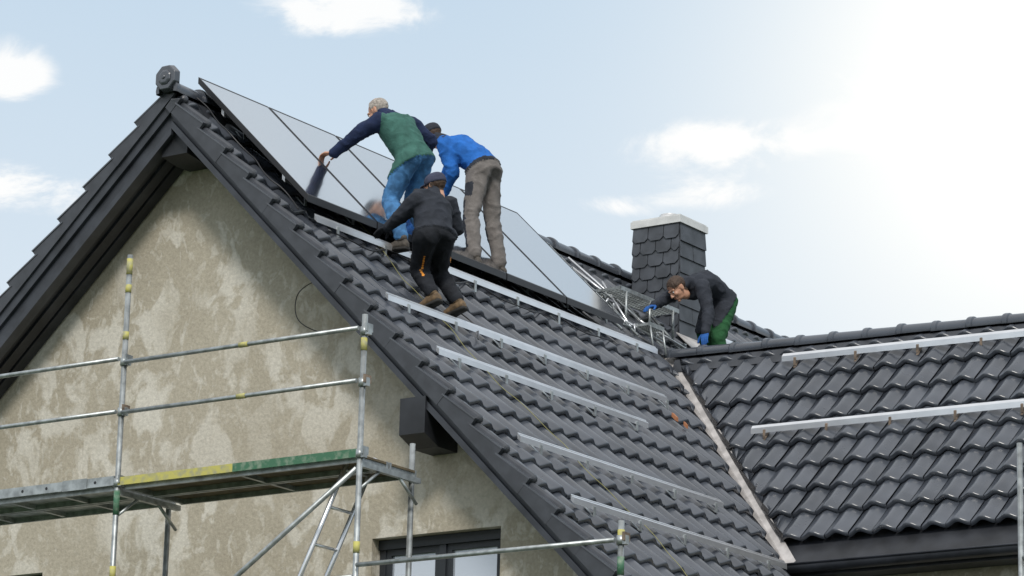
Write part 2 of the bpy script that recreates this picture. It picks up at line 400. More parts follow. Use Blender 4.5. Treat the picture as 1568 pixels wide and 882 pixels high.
def ridge(name,p0,d,length,L,r,side,flat=.85,wf=None):
    bm=bmesh.new(); nseg=int(length/L); up=V(0,0,1); NN=12
    for k in range(nseg):
        a=p0+d*(k*L-.03); b=p0+d*((k+1)*L)
        jz=random.uniform(-.004,.004)
        def row(P,rr):
            o=[]
            for j in range(NN+1):
                A=math.pi*j/NN*1.2-.1*math.pi
                q=P+side*math.cos(A)*rr+up*(math.sin(A)*rr*flat+jz)
                o.append(bm.verts.new(wf(q) if wf else q))
            return o
        def strip(r0,r1,sm=True):
            for j in range(NN):
                f_=bm.faces.new((r0[j],r0[j+1],r1[j+1],r1[j])); f_.smooth=sm
        strip(row(a,r*1.14),row(a+d*.012,r*1.2)); strip(row(a+d*.012,r*1.2),row(a+d*.05,r*1.17)); strip(row(a+d*.05,r*1.17),row(a+d*.056,r*1.0)); strip(row(a+d*.056,r*1.0),row(b,r*.94))
        strip(row(a,r*.80),row(a,r*1.14),False)
    me=bpy.data.meshes.new(name); bm.to_mesh(me); bm.free(); me.materials.append(M['tile'])
    return link(bpy.data.objects.new(name,me),house)
ridge('ridge_tiles_main',V(0,-.06,9.84),V(0,1,0),YB,.36,.095,V(1,0,0))
ridge('ridge_tiles_wing',V(WX0+.05,WY,WZ-.03),V(1,0,0),WXE-WX0,.335,.085,V(0,-1,0),flat=.85,wf=warp)
mesh_obj('ridge_bedding',[warp(V(x,y,z)) for x in (WX0+.12,WXE) for (y,z) in ((WY-.13,WZ-.20),(WY-.075,WZ-.075),(WY,WZ-.03),(WY+.075,WZ-.075),(WY+.13,WZ-.20))],[(0,1,6,5),(1,2,7,6),(2,3,8,7),(3,4,9,8)],M['tile_edge'],house)
mesh_obj('ridge_bedding_main',[V(x,y,z) for y in (.05,YB) for (x,z) in ((-.13,9.66),(-.085,9.80),(0,9.85),(.085,9.78),(.14,9.64))],[(0,1,6,5),(1,2,7,6),(2,3,8,7),(3,4,9,8)],M['tile_edge'],house)
bm=bmesh.new()
cz=9.93
def disc(bm,y0,y1,r0,r1):
    a=[bm.verts.new((math.cos(A)*r0,y0,cz+math.sin(A)*r0)) for A in [2*math.pi*i/8+math.pi/8 for i in range(8)]]
    b=[bm.verts.new((math.cos(A)*r1,y1,cz+math.sin(A)*r1)) for A in [2*math.pi*i/8+math.pi/8 for i in range(8)]]
    bm.faces.new(a); bm.faces.new(b[::-1])
    for i in range(8): bm.faces.new((a[i],b[i],b[(i+1)%8],a[(i+1)%8]))
disc(bm,-.115,-.055,.105,.12); disc(bm,-.13,-.116,.05,.07)
add_tube(bm,(0,-.14,cz),(0,-.12,cz),.018,8)
bmesh.ops.bevel(bm,geom=bm.edges[:],offset=.006,segments=1,affect='EDGES')
bm_obj('ridge_end_cap',bm,[M['tile']],house)
# ------------------------------------------------------------------ walls
WYF=.40
wx0,wx1,wzt,wzb=1.84,3.01,6.15,5.0
lx0,lx1=-2.62,-1.46
def ztop(x): return (ZA-.24-T*x) if x>=0 else (ZL-.26+TL*x)
xs=[-4.6,lx0,lx1,0,wx0,wx1,4.6]
vs=[];fs=[]
def quad(x0,x1,z0a,z0b,z1a,z1b):
    b=len(vs); vs.extend([(x0,WYF,z0a),(x1,WYF,z0b),(x1,WYF,z1b),(x0,WYF,z1a)]); fs.append((b,b+1,b+2,b+3))
for i in range(len(xs)-1):
    a,b=xs[i],xs[i+1]
    if (a,b)==(wx0,wx1) or (a,b)==(lx0,lx1):
        quad(a,b,0,0,wzb,wzb); quad(a,b,wzt,wzt,ztop(a),ztop(b))
        for (q) in ([(a,wzb),(a,wzt)],[(a,wzt),(b,wzt)],[(b,wzt),(b,wzb)],[(b,wzb),(a,wzb)]):
            bb=len(vs); (xa,za),(xb,zb)=q
            vs.extend([(xa,WYF,za),(xb,WYF,zb),(xb,WYF+.16,zb),(xa,WYF+.16,za)]); fs.append((bb,bb+1,bb+2,bb+3))
    else: quad(a,b,0,0,ztop(a),ztop(b))
mesh_obj('gable_wall',vs,fs,M['plaster'],house)
zr=ZA-.24-T*4.6; zl2=ZL-.26-TL*4.6
mesh_obj('side_and_rear_walls',[(4.6,WYF,0),(4.6,YB-.3,0),(4.6,YB-.3,zr),(4.6,WYF,zr),(-4.6,WYF,0),(-4.6,YB-.3,0),(-4.6,YB-.3,zl2),(-4.6,WYF,zl2),(0,YB-.3,ZA-.24),
  (3.9,3.78,0),(9.0,3.78,0),(9.0,3.78,6.3),(3.9,3.78,6.3),(9.0,7.3,0),(9.0,7.3,6.3),(9.0,WY,WZ-.35),(4.605,7.3,0),(4.605,7.3,6.3)],
  [(0,1,2,3),(4,7,6,5),(1,5,6,8,2),(9,10,11,12),(10,13,14,15,11),(13,16,17,14)],M['plaster'],house)
def window(x0,x1,nm):
    bm=bmesh.new(); y=WYF+.10; fw=.055
    add_box(bm,(x0+.003,y-.02,wzt-.075),(x1-.003,y+.05,wzt-.003),0)
    add_box(bm,(x0+.003,y,wzb+.003),(x1-.003,y+.05,wzb+.06),0)
    mid=(x0+x1)/2
    for xx in (x0+.003,x1-fw-.003): add_box(bm,(xx,y,wzb+.06),(xx+fw,y+.05,wzt-.075),0)
    add_box(bm,(mid-.03,y-.008,wzb+.06),(mid+.03,y+.05,wzt-.075),0)
    for (a,b) in ((x0+fw+.003,mid-.03),(mid+.03,x1-fw-.003)):
        for q in ((a,wzb+.06,a+.045,wzt-.075),(b-.045,wzb+.06,b,wzt-.075),(a+.045,wzt-.12,b-.045,wzt-.075),(a+.045,wzb+.06,b-.045,wzb+.105)):
            add_box(bm,(q[0],y+.008,q[1]),(q[2],y+.045,q[3]),0)
        add_box(bm,(a+.045,y+.03,wzb+.105),(b-.045,y+.038,wzt-.12),1)
    add_box(bm,(x0-.02,WYF-.05,wzb-.035),(x1+.02,WYF+.10,wzb-.003),2)
    bm_obj(nm,bm,[M['frame'],M['glass'],M['galv']],house)
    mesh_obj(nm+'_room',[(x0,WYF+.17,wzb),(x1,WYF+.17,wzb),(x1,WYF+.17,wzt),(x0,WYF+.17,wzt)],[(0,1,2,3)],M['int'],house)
window(wx0,wx1,'window_right'); window(lx0,lx1,'window_left')
def purlin(nm,x0,x1,z0,z1,y0,taper):
    vs=[(x0,y0,z0+taper*.3),(x1,y0,z0+taper*.3),(x1,y0,z1),(x0,y0,z1),
        (x0,y0+.18,z0),(x1,y0+.18,z0),(x1,y0+.18,z1),(x0,y0+.18,z1),
        (x0,WYF,z0),(x1,WYF,z0),(x1,WYF,z1),(x0,WYF,z1)]
    fs=[(0,1,2,3),(0,4,5,1),(4,8,9,5),(1,5,6,2),(5,9,10,6),(0,3,7,4),(4,7,11,8),(3,2,6,7),(7,6,10,11)]
    mesh_obj(nm,vs,fs,M['soffit'],house)
purlin('purlin_end',2.37,2.60,6.73,7.08,-.02,.25)
purlin('ridge_purlin_end',-.13,.13,9.30,9.60,.05,.1)
bm=bmesh.new()
gz=WZ-.13-WT*(WY-yf)
def gutter(bm,x0,x1,y,z,r):
    N=10; prev=None
    for x in (x0,x1):
        o=[bm.verts.new((x,y-math.cos(math.pi*i/N)*r,z-math.sin(math.pi*i/N)*r)) for i in range(N+1)]
        inn=[bm.verts.new((x,y-math.cos(math.pi*i/N)*(r-.006),z-math.sin(math.pi*i/N)*(r-.006))) for i in range(N+1)]
        ring=o+inn[::-1]
        if prev:
            for i in range(len(ring)):
                j=(i+1)%len(ring); f_=bm.faces.new((prev[i],ring[i],ring[j],prev[j])); f_.smooth=True
        prev=ring
    for x in (x0,x1):
        pts=[bm.verts.new((x+(.001 if x==x1 else -.001),y-math.cos(math.pi*i/N)*r,z-math.sin(math.pi*i/N)*r)) for i in range(N+1)]
        bm.faces.new(pts)
gutter(bm,3.62,WXE,yf-.09,gz+.02,.065)
add_tube(bm,(3.62,yf-.155,gz+.022),(WXE,yf-.155,gz+.022),.010,8)
for k in range(9): add_box(bm,(3.9+k*.6,yf-.16,gz+.015),(3.925+k*.6,yf-.02,gz+.022),0)
add_box(bm,(3.62,yf-.02,gz-.06),(WXE,yf+.01,gz+.035),0)
add_box(bm,(3.62,yf+.01,gz-.06),(WXE,3.778,gz-.045),0)
add_box(bm,(3.62,yf+.01,gz-.30),(3.90,3.80,gz-.062),0)
bm_obj('gutter',bm,[M['trim']],house)
bm=bmesh.new()
add_tube(bm,(5.75,yf-.09,gz-.04),(5.75,yf+.12,gz-.22),.035,12); add_tube(bm,(5.75,yf+.12,gz-.21),(5.75,yf+.12,0),.035,12)
bm_obj('downpipe',bm,[M['zinc']],house)
# ------------------------------------------------------------------ chimney
ch=empty('chimney')
cx0,cx1,cy0,cy1,cz1=.155,.67,6.55,7.01,10.30
bm=bmesh.new(); add_box(bm,(cx0+.01,cy0+.01,8.6),(cx1-.01,cy1-.01,cz1),0)
def shingles(bm,org,du,dn,width,ncol,z0,z1,rh,rounded):
    rows=int((z1-z0)/rh)+1
    for r in range(rows):
        zt=z1-r*rh; zb=zt-rh-.0
        ofs=0 if r%2==0 else .5
        for c in range(-1,ncol+1):
            a=(c+ofs)/ncol*width+.004; b=(c+1+ofs)/ncol*width-.004
            a=max(a,0);b=min(b,width)
            if b-a<.02: continue
            k=.03 if rounded else .004
            pts=[(a,zt+.03),(b,zt+.03),(b,zb+k),(b-k,zb),(a+k,zb),(a,zb+k)]
            o1=.004; o2=.018+random.uniform(0,.005)
            fr=[]
            for (u,z) in pts:
                q=(zt+.03-z)/(rh+.03); fr.append(org+du*u+dn*(o1+(o2-o1)*q)+V(0,0,z))
            vb=[bm.verts.new(v) for v in fr]; va=[bm.verts.new(v-dn*.012) for v in fr]
            bm.faces.new(vb)
            for i in range(6): bm.faces.new((vb[i],vb[(i+1)%6],va[(i+1)%6],va[i]))
shingles(bm,V(cx0,cy0,0),V(1,0,0),V(0,-1,0),cx1-cx0,3,8.9,cz1-.03,.125,True)
shingles(bm,V(cx1,cy0,0),V(0,1,0),V(1,0,0),cy1-cy0,1,8.6,cz1-.03,.155,False)
shingles(bm,V(cx0,cy1,0),V(0,-1,0),V(-1,0,0),cy1-cy0,3,9.0,cz1-.03,.125,True)
bm_obj('cladding',bm,[M['slate']],ch)
bm=bmesh.new(); add_box(bm,(cx0-.022,cy0-.022,cz1-.01),(cx1+.022,cy1+.022,cz1+.055),0)
add_box(bm,(cx0-.01,cy0-.01,cz1+.055),(cx1+.01,cy1+.01,cz1+.07),0)
bm_obj('cap',bm,[M['whitecap']],ch)
bm=bmesh.new(); add_tube(bm,((cx0+cx1)/2,(cy0+cy1)/2,cz1+.06),((cx0+cx1)/2,(cy0+cy1)/2,cz1+.14),.10,24)
add_tube(bm,((cx0+cx1)/2,(cy0+cy1)/2,cz1+.14),((cx0+cx1)/2,(cy0+cy1)/2,cz1+.15),.088,24)
bm_obj('flue',bm,[M['flue']],ch)
# ------------------------------------------------------------------ solar panels
def P_main(x,y,h): return V(x,y,ZA-T*x+h/cR)
def bxp(bm,pf,xa,xb,ya,yb,h0,h1,mi):
    vv=[bm.verts.new(pf(x,y,h)) for h in (h0,h1) for (x,y) in ((xa,ya),(xb,ya),(xb,yb),(xa,yb))]
    for q in BOXF:
        f_=bm.faces.new([vv[k] for k in q]); f_.material_index=mi
bm=bmesh.new(); bxp(bm,P_main,cx1+.015,cx1+.20,cy0-.06,cy1+.06,.015,.022,0); bm_obj('flashing',bm,[M['zinc']],ch)
py0,pw=.24,.907; px0,px1=.045,1.215
for i in range(5):
    bm=bmesh.new(); y0=py0+i*pw; y1=y0+pw-.016
    fr=.011; a,b=.118,.158
    bxp(bm,P_main,px0,px0+fr,y0,y1,a,b,0);bxp(bm,P_main,px1-fr,px1,y0,y1,a,b,0)
    bxp(bm,P_main,px0+fr,px1-fr,y0,y0+fr,a,b,0);bxp(bm,P_main,px0+fr,px1-fr,y1-fr,y1,a,b,0)
    bxp(bm,P_main,px0+fr,px1-fr,y0+fr,y1-fr,a+.004,b-.0025,1)
    bm_obj('solar_panel',bm,[M['black'],M['pv']])
def rail(x,y0,y1,h=.062):
    bm=bmesh.new()
    bxp(bm,P_main,x-.014,x+.014,y0,y1,h-.032,h-.004,0)
    bxp(bm,P_main,x-.014,x-.006,y0,y1,h-.0039,h,0); bxp(bm,P_main,x+.006,x+.014,y0,y1,h-.0039,h,0)
    k=y0+.25
    while k<y1:
        bxp(bm,P_main,x+.0145,x+.021,k,k+.028,-.005,h-.012,1); bxp(bm,P_main,x-.07,x+.0145,k,k+.028,-.01,-.004,1)
        k+=.62
    bm_obj('mounting_rail',bm,[M['alu'],M['galv']])
rail(1.255,.30,5.25,.075); rail(1.955,.32,4.3); rail(2.44,.33,3.25); rail(3.19,.34,3.2); rail(3.715,.27,3.3)
rail(.30,.26,4.9,.115); rail(.95,.26,4.9,.115)
def P_wing(x,y,h): return warp(V(x,y,WZ+WT*(y-WY)+h/cW))
def wrail(y,x0,x1,h=.062):
    bm=bmesh.new()
    bxp(bm,P_wing,x0,x1,y-.013,y+.013,h-.032,h,0)
    k=x0+.12
    while k<x1:
        bxp(bm,P_wing,k,k+.022,y-.0195,y-.0135,.005,h-.012,1); bxp(bm,P_wing,k,k+.022,y-.0195,y+.07,-.01,-.004,1); k+=.6
    bm_obj('mounting_rail',bm,[M['alu'],M['rust']])
wrail(5.42,2.45,9.2); wrail(4.70,2.57,9.2)
def cable(name,pts,r,m,n_=6):
    cu=bpy.data.curves.new(name,'CURVE'); cu.dimensions='3D'; cu.bevel_depth=r; cu.bevel_resolution=2
    sp=cu.splines.new('NURBS'); sp.points.add(len(pts)-1)
    for i,q in enumerate(pts): sp.points[i].co=(*q,1)
    sp.use_endpoint_u=True; sp.order_u=3
    cu.materials.append(m); return link(bpy.data.objects.new(name,cu))
rp=[]
for i in range(30):
    x=.95+i*.125; rp.append(P_main(x,1.08+.10*math.sin(x*2.1)+.04*math.sin(x*7),.028+.010*math.sin(i*2.3)))
cable('safety_rope',rp,.0026,M['rope'])
cable('solar_cable',[P_main(1.3,.5+i*.16,.03+.01*math.sin(i*1.7)-.0) +V(.05*math.sin(i*.9),0,-.05*math.sin(i*.9)) for i in range(26)],.006,M['black'])
cable('solar_cable',[P_main(1.3+i*.06,1.45+.12*math.sin(i*.8),.04) for i in range(14)],.006,M['black'])
cable('solar_cable',[P_main(.1+i*.09,.17+.03*math.sin(i*1.3),.05+.01*math.sin(i*2)) for i in range(13)],.006,M['black'])
bm=bmesh.new()
for (x,y,s) in ((2.13,4.12,.045),(2.20,4.20,.03)):
    bxp(bm,P_main,x,x+s,y,y+s*.8,.02,.045,0)
bm_obj('broken_clay_pieces',bm,[M['clay']])
# ------------------------------------------------------------------ scaffolding
sc=empty('scaffolding')
bm=bmesh.new()
yo,yi=-1.1,-.4; r=.021
outer=[(-1.58,8.1),(.62,8.15),(2.845,7.42),(5.02,5.76)]
inner=[(-1.6,6.42),(.52,6.40),(2.78,6.63),(5.0,5.3)]
for x,z in outer: add_tube(bm,(x,yo,0),(x,yo,z),r,12)
for x,z in inner: add_tube(bm,(x,yi,0),(x,yi,z),r,12)
def band(x,y,z0,z1,mi): add_tube(bm,(x,y,z0),(x,y,z1),r+.0025,12,mi)
band(.62,yo,8.0,8.12,1); band(.62,yo,7.86,7.92,1); band(.62,yo,7.5,7.56,1);band(.62,yo,6.18,6.36,2); band(.62,yo,5.70,5.80,1)
band(2.845,yo,7.16,7.25,1); band(2.845,yo,5.72,5.8,1); band(5.02,yo,5.6,5.7,1); band(5.02,yo,5.4,5.52,2)
for x,zs in ((.62,(7.33,6.95,6.42)),(2.845,(7.30,6.93,6.42)),(5.02,(5.63,)),(-1.58,(7.33,6.95))):
    for z in zs:
        add_tube(bm,(x,yo,z-.03),(x,yo,z+.03),r+.010,12)
        add_box(bm,(x+.015,yo-.02,z-.03),(x+.05,yo+.02,z+.03),0)
        add_box(bm,(x+.03,yo-.035,z-.008),(x+.045,yo+.04,z+.05),4 if random.random()<.3 else 0)
rr=.0165
for (x0,x1,z) in ((-1.58,.62,7.35),(-1.58,.62,6.95),(.62,2.845,7.32),(.62,2.845,6.94),(2.845,5.02,5.63)):
    add_tube(bm,(x0+.03,yo-.03,z),(x1-.03,yo-.03,z),rr,10)
for z in (7.32,6.94): add_tube(bm,(1.74,yo-.03,z),(1.82,yo-.03,z),rr+.003,10,1)
add_tube(bm,(.62,yo-.03,5.55),(2.845,yo-.03,5.55),rr,10)
add_tube(bm,(2.80,yo+.03,6.33),(.66,yo+.03,4.92),rr+.003,10)
for lev in (6.42,4.42,2.42):
    for (x0,x1,st) in ((-1.58,.60,0),(.66,2.83,1),(2.87,5.0,0)):
        if lev>6 and x0>2.8: continue
        for k in range(2):
            ya=yo+.03+k*.34; yb=ya+.32
            add_box(bm,(x0,ya+.02,lev-.012),(x1,yb-.02,lev+.004),3 if st else 0)
            for yy in (ya,yb-.02): add_box(bm,(x0,yy,lev-.05),(x1,yy+.02,lev+.008),0)
            nn=2 if st else 4
            for q in range(nn+1):
                xx=x0+(x1-x0-.04)*q/nn; add_box(bm,(xx,ya+.02,lev-.045),(xx+.03,yb-.02,lev-.0125),0)
    for x in (-1.58,.62,2.845,5.02):
        if lev>6 and x>5: continue
        add_box(bm,(x-.02,yo,lev-.09),(x+.02,yi,lev-.052),0)
add_box(bm,(.64,yo-.022,6.395),(1.72,yo-.004,6.455),1); add_box(bm,(1.72,yo-.022,6.395),(2.83,yo-.004,6.455),2)
add_box(bm,(-1.58,yo-.022,6.40),(.60,yo-.004,6.47),0)
for k in range(9): add_tube(bm,(-1.5+k*.24,yo-.024,6.435),(-1.5+k*.24,yo-.0225,6.435),.012,8,5)
add_box(bm,(.10,yo-.026,6.395),(.34,yo-.023,6.475),0)
for x in (.62,2.845):
    add_tube(bm,(x,yo+.02,6.18),(x,yo+.24,6.34),.012,8); add_tube(bm,(x,yi-.02,6.18),(x,yi-.24,6.34),.012,8)
for x,z in ((.62,5.2),(2.845,5.2)): add_tube(bm,(x,yo,z),(x,WYF,z),.02,8)
for x,z in outer: add_box(bm,(x-.07,yo-.07,.0),(x+.07,yo+.07,.012),0)
for x,z in inner: add_box(bm,(x-.07,yi-.07,.0),(x+.07,yi+.07,.012),0)
for yy in (2.5,3.2): add_tube(bm,(6.14,yy,0),(6.14,yy,6.85 if yy<3 else 6.0),r,12)
add_tube(bm,(6.14,2.5,6.0),(9,2.5,6.0),rr,10)
bm_obj('tubes_and_decks',bm,[M['galv'],M['yellow'],M['green'],M['ply'],M['rust'],M['black']],sc)
bm=bmesh.new()
t0=V(2.62,-.62,6.50); b0=V(1.62,-.62,4.45); sepv=V(0,-.28,0)
for o in (V(0,0,0),sepv): add_tube(bm,t0+o,b0+o,.018,8)
for k in range(8):
    q=(k+.5)/8; A=t0.lerp(b0,q); add_tube(bm,A,A+sepv,.012,8)
bm_obj('ladder',bm,[M['alu']])
# ------------------------------------------------------------------ roof access hardware
bm=bmesh.new()
def grate(bm,x0,x1,y0,y1,z,nb):
    for i in range(nb+1):
        y=y0+(y1-y0)*i/nb; add_box(bm,(x0,y-.003,z-.012),(x1,y+.003,z+.012),0)
    for i in range(7):
        x=x0+(x1-x0)*i/6; add_box(bm,(x-.003,y0,z-.013),(x+.003,y1,z+.013),0)
    for x in (x0,x1): add_box(bm,(x-.006,y0,z-.02),(x+.006,y1,z+.02),0)
grate(bm,.60,.86,5.25,6.25,9.33,24)
for y in (5.35,5.75,6.15):
    add_tube(bm,(.60,y,9.32),(1.0,y,ZA-T*1.0),.012,8); add_tube(bm,(.60,y,9.32),(.60,y,ZA-T*.60),.012,8); add_tube(bm,(.86,y,9.32),(.86,y,ZA-T*.86),.012,8)
    add_box(bm,(.84,y-.02,ZA-T*.84-.05),(1.0,y+.02,ZA-T*.84-.04))
bm_obj('roof_walkway_grate',bm,[M['galv']])
bm=bmesh.new()
grate(bm,1.00,1.14,5.30,5.55,8.97,8)
add_tube(bm,(1.14,5.32,8.96),(1.18,5.32,8.72),.010,8);add_tube(bm,(1.14,5.53,8.96),(1.18,5.53,8.72),.010,8)
bm_obj('roof_step',bm,[M['galv']])
bm=bmesh.new()
for y in (4.92,5.18):
    add_tube(bm,P_main(.08,y,.05),P_main(1.10,y,.05),.012,8)
for k in range(8):
    x=.12+k*.13; add_tube(bm,P_main(x,4.92,.06),P_main(x,5.18,.06),.010,8)
bm_obj('roof_ladder',bm,[M['galv']])
bm=bmesh.new()
for (a,b) in (((.25,5.3,.07),(1.0,5.75,.05)),((.5,5.5,.09),(1.02,5.2,.05)),((.85,5.6,.06),(1.06,6.2,.06)),((.9,4.95,.06),(1.1,5.6,.07)),((.35,5.22,.05),(.75,5.28,.10))):
    A=P_main(*a);B=P_main(*b); add_tube(bm,A,B,.013,4)
for k in range(10):
    x=random.uniform(.7,1.05); y=random.uniform(5.0,5.6); A=P_main(x,y,.04); add_tube(bm,A,A+V(random.uniform(-.08,.08),random.uniform(-.1,.1),random.uniform(.02,.09)),.009,4)
bm_obj('loose_mounting_brackets',bm,[M['alu']])
bm=bmesh.new()
for (x,y0,y1) in ((.62,7.4,8.3),(.72,7.25,8.1)): bxp(bm,P_main,x-.016,x+.016,y0,y1,.05,.085,0)
bm_obj('loose_mounting_rails',bm,[M['alu']])
# ------------------------------------------------------------------ people
def seg_d(P,a,b):
    ab=b-a; L=ab.length_squared
    t=0 if L==0 else max(0,min(1,(P-a).dot(ab)/L)); return (P-(a+ab*t)).length,t
HANDC={}
def hand_base(curl,g):
    if (curl,g) in HANDC: return HANDC[(curl,g)].copy()
    bm=bmesh.new()
    add_capsule(bm,V(0,-.03,0),V(0,.02,0),.024+g,.026+g,n=12,flat=.75)
    add_ell(bm,V(0,.05,0),(.038+g,.048,.015+g))
    for xx in (.026,.009,-.009,-.026): add_capsule(bm,V(xx*.7,.03,0),V(xx,.082,.002),.011+g,.0105+g,n=10)
    for xx,L,rf in ((.027,.066,.0085),(.0095,.074,.0088),(-.0085,.069,.0085),(-.0265,.054,.0075)):
        P=V(xx,.082,0.001); ang=-curl*.5; 
        spread=xx*1.6
        for q,fr in enumerate((.42,.32,.26)):
            d=V(math.sin(spread)*.6,math.cos(ang),math.sin(ang)).normalized()
            Q=P+d*L*fr*1.05
            add_capsule(bm,P,Q,(rf+g)*(1-.08*q),(rf+g)*(.93-.08*q),n=10)
            P=Q; ang-=curl*(.9 if q==0 else .6)
    P=V(.026,.022,-.004)
    for L,dv,rr_ in ((.04,V(.75,.62,-.2),.013),(.032,V(.45,.85,-.3),.011),(.024,V(.25,.9,-.35),.0095)):
        Q=P+dv.normalized()*L; add_capsule(bm,P,Q,rr_+g,rr_*.92+g,n=10); P=Q
    me=remesh(bm,.0048,2); HANDC[(curl,g)]=me
    return me.copy()
def make_hand(wrist,dirv,palmn,mirror,curl,scale=.95,glove=0):
    me=hand_base(curl,glove)
    y=dirv.normalized(); z=(palmn-y*palmn.dot(y)).normalized(); x=y.cross(z)
    if mirror: x=-x
    Mx=Matrix(((x.x,y.x,z.x,wrist.x),(x.y,y.y,z.y,wrist.y),(x.z,y.z,z.z,wrist.z),(0,0,0,1)))@Matrix.Scale(scale,4)
    me.transform(Mx)
    if mirror: me.flip_normals()
    return me
HEADC={}
def head_base():
    if 'h' in HEADC: return HEADC['h'].copy()
    bm=bmesh.new()
    add_ell(bm,V(0,-.014,.032),(.075,.094,.082))
    add_ell(bm,V(0,.022,-.018),(.062,.070,.085))
    add_ell(bm,V(0,.030,-.072),(.047,.052,.040))
    add_ell(bm,V(0,.070,-.098),(.020,.016,.016))
    add_capsule(bm,V(0,.088,.012),V(0,.108,-.026),.008,.013)
    for s in (1,-1):
        add_ell(bm,V(s*.011,.098,-.030),(.009,.010,.008))
        add_ell(bm,V(s*.034,.062,-.022),(.026,.026,.024))
        add_capsule(bm,V(s*.012,.087,.024),V(s*.048,.070,.024),.0095,.009)
        add_ell(bm,V(s*.073,-.008,-.012),(.010,.020,.031),rot=Matrix.Rotation(s*.35,3,'Z'))
        add_ell(bm,V(s*.079,-.014,.002),(.006,.017,.018),rot=Matrix.Rotation(s*.5,3,'Z'))
    add_capsule(bm,V(-.017,.087,-.058),V(.017,.087,-.058),.0065,.0065)
    add_capsule(bm,V(-.014,.085,-.068),V(.014,.085,-.068),.0070,.0070)
    add_capsule(bm,V(0,-.018,-.05),V(0,-.022,-.10),.050,.050)
    HEADC['h']=remesh(bm,.0055,2); return HEADC['h'].copy()
def make_head(center,face,up,style,scale=.93):
    me=head_base()
    cap=style.get('cap')
    def hairmask(c):
        if cap: 
            return 1 if (c.y<-.012 and c.z>-.06) or (abs(c.x)>.055 and c.z>-.005 and c.y<.03 and not abs(c.x)>.072) else -1
        if style.get('bald'):
            return 1 if (c.z< .100 and c.z>-.05 and c.y<.02) and not(abs(c.x)>.071 and c.z<.02 and c.y>-.035) else -1
        top = c.z>.030 and (c.y<.060+ (c.z-.030)*.35)
        back= c.y<-.012-max(0,(-.02-c.z))*.6 and c.z>-.075
        ear = abs(c.x)>.070 and c.z<.022 and c.y>-.03
        return 1 if (top or back) and not ear else -1
    nrm=[v.normal.copy() for v in me.vertices]
    for v,nn_ in zip(me.vertices,nrm):
        if hairmask(v.co)>0: v.co=v.co+nn_*((.003 if cap else .009)+.004*noise.noise(v.co*60))
    idx=[]
    for pl_ in me.polygons:
        c=pl_.center; i=0
        if hairmask(c)>0: i=1
        elif (abs(c.z+.063)<.0065 and abs(c.x)<.019 and c.y>.08): i=2
        idx.append(i)
    me.polygons.foreach_set('material_index',idx)
    parts=[me]
    bm=bmesh.new(); 
    for s in (1,-1): add_ell(bm,V(s*.031,.0785,.006),(.0125,.009,.0085),seg=12)
    e=bpy.data.meshes.new('e'); bm.to_mesh(e); bm.free(); e.polygons.foreach_set('material_index',[3]*len(e.polygons)); parts.append(e)
    bm=bmesh.new()
    for s in (1,-1): add_ell(bm,V(s*.031,.0862,.005),(.0048,.0028,.0052),seg=10)
    for s in (1,-1): add_capsule(bm,V(s*.014,.0965,.028),V(s*.046,.080,.031),.0035,.003,n=8)
    e=bpy.data.meshes.new('e'); bm.to_mesh(e); bm.free(); e.polygons.foreach_set('material_index',[1]*len(e.polygons)); parts.append(e)
    if cap:
        bm=bmesh.new(); X=V(1,0,0);Y=V(0,1,0)
        add_loft(bm,[(V(0,-.012,.018),X,Y,.082,.101),(V(0,-.012,.035),X,Y,.084,.103),(V(0,-.012,.06),X,Y,.083,.101),(V(0,-.013,.08),X,Y,.078,.095),(V(0,-.014,.098),X,Y,.067,.082),(V(0,-.014,.112),X,Y,.050,.062),(V(0,-.014,.121),X,Y,.028,.035),(V(0,-.014,.124),X,Y,.006,.008)],n=32)
        if cap=='brim': add_loft(bm,[(V(0,.070,.024),X,Y,.066,.066),(V(0,.070,.028),X,Y,.070,.072),(V(0,.072,.034),X,Y,.068,.068)],n=28)
        e=bpy.data.meshes.new('e'); bmesh.ops.recalc_face_normals(bm,faces=bm.faces); bm.to_mesh(e); bm.free(); e.polygons.foreach_set('material_index',[4]*len(e.polygons)); parts.append(e)
    y=face.normalized(); z=(up-y*up.dot(y)).normalized(); x=y.cross(z)
    Mx=Matrix(((x.x,y.x,z.x,center.x),(x.y,y.y,z.y,center.y),(x.z,y.z,z.z,center.z),(0,0,0,1)))@Matrix.Scale(scale,4)
    for q in parts: q.transform(Mx)
    return parts
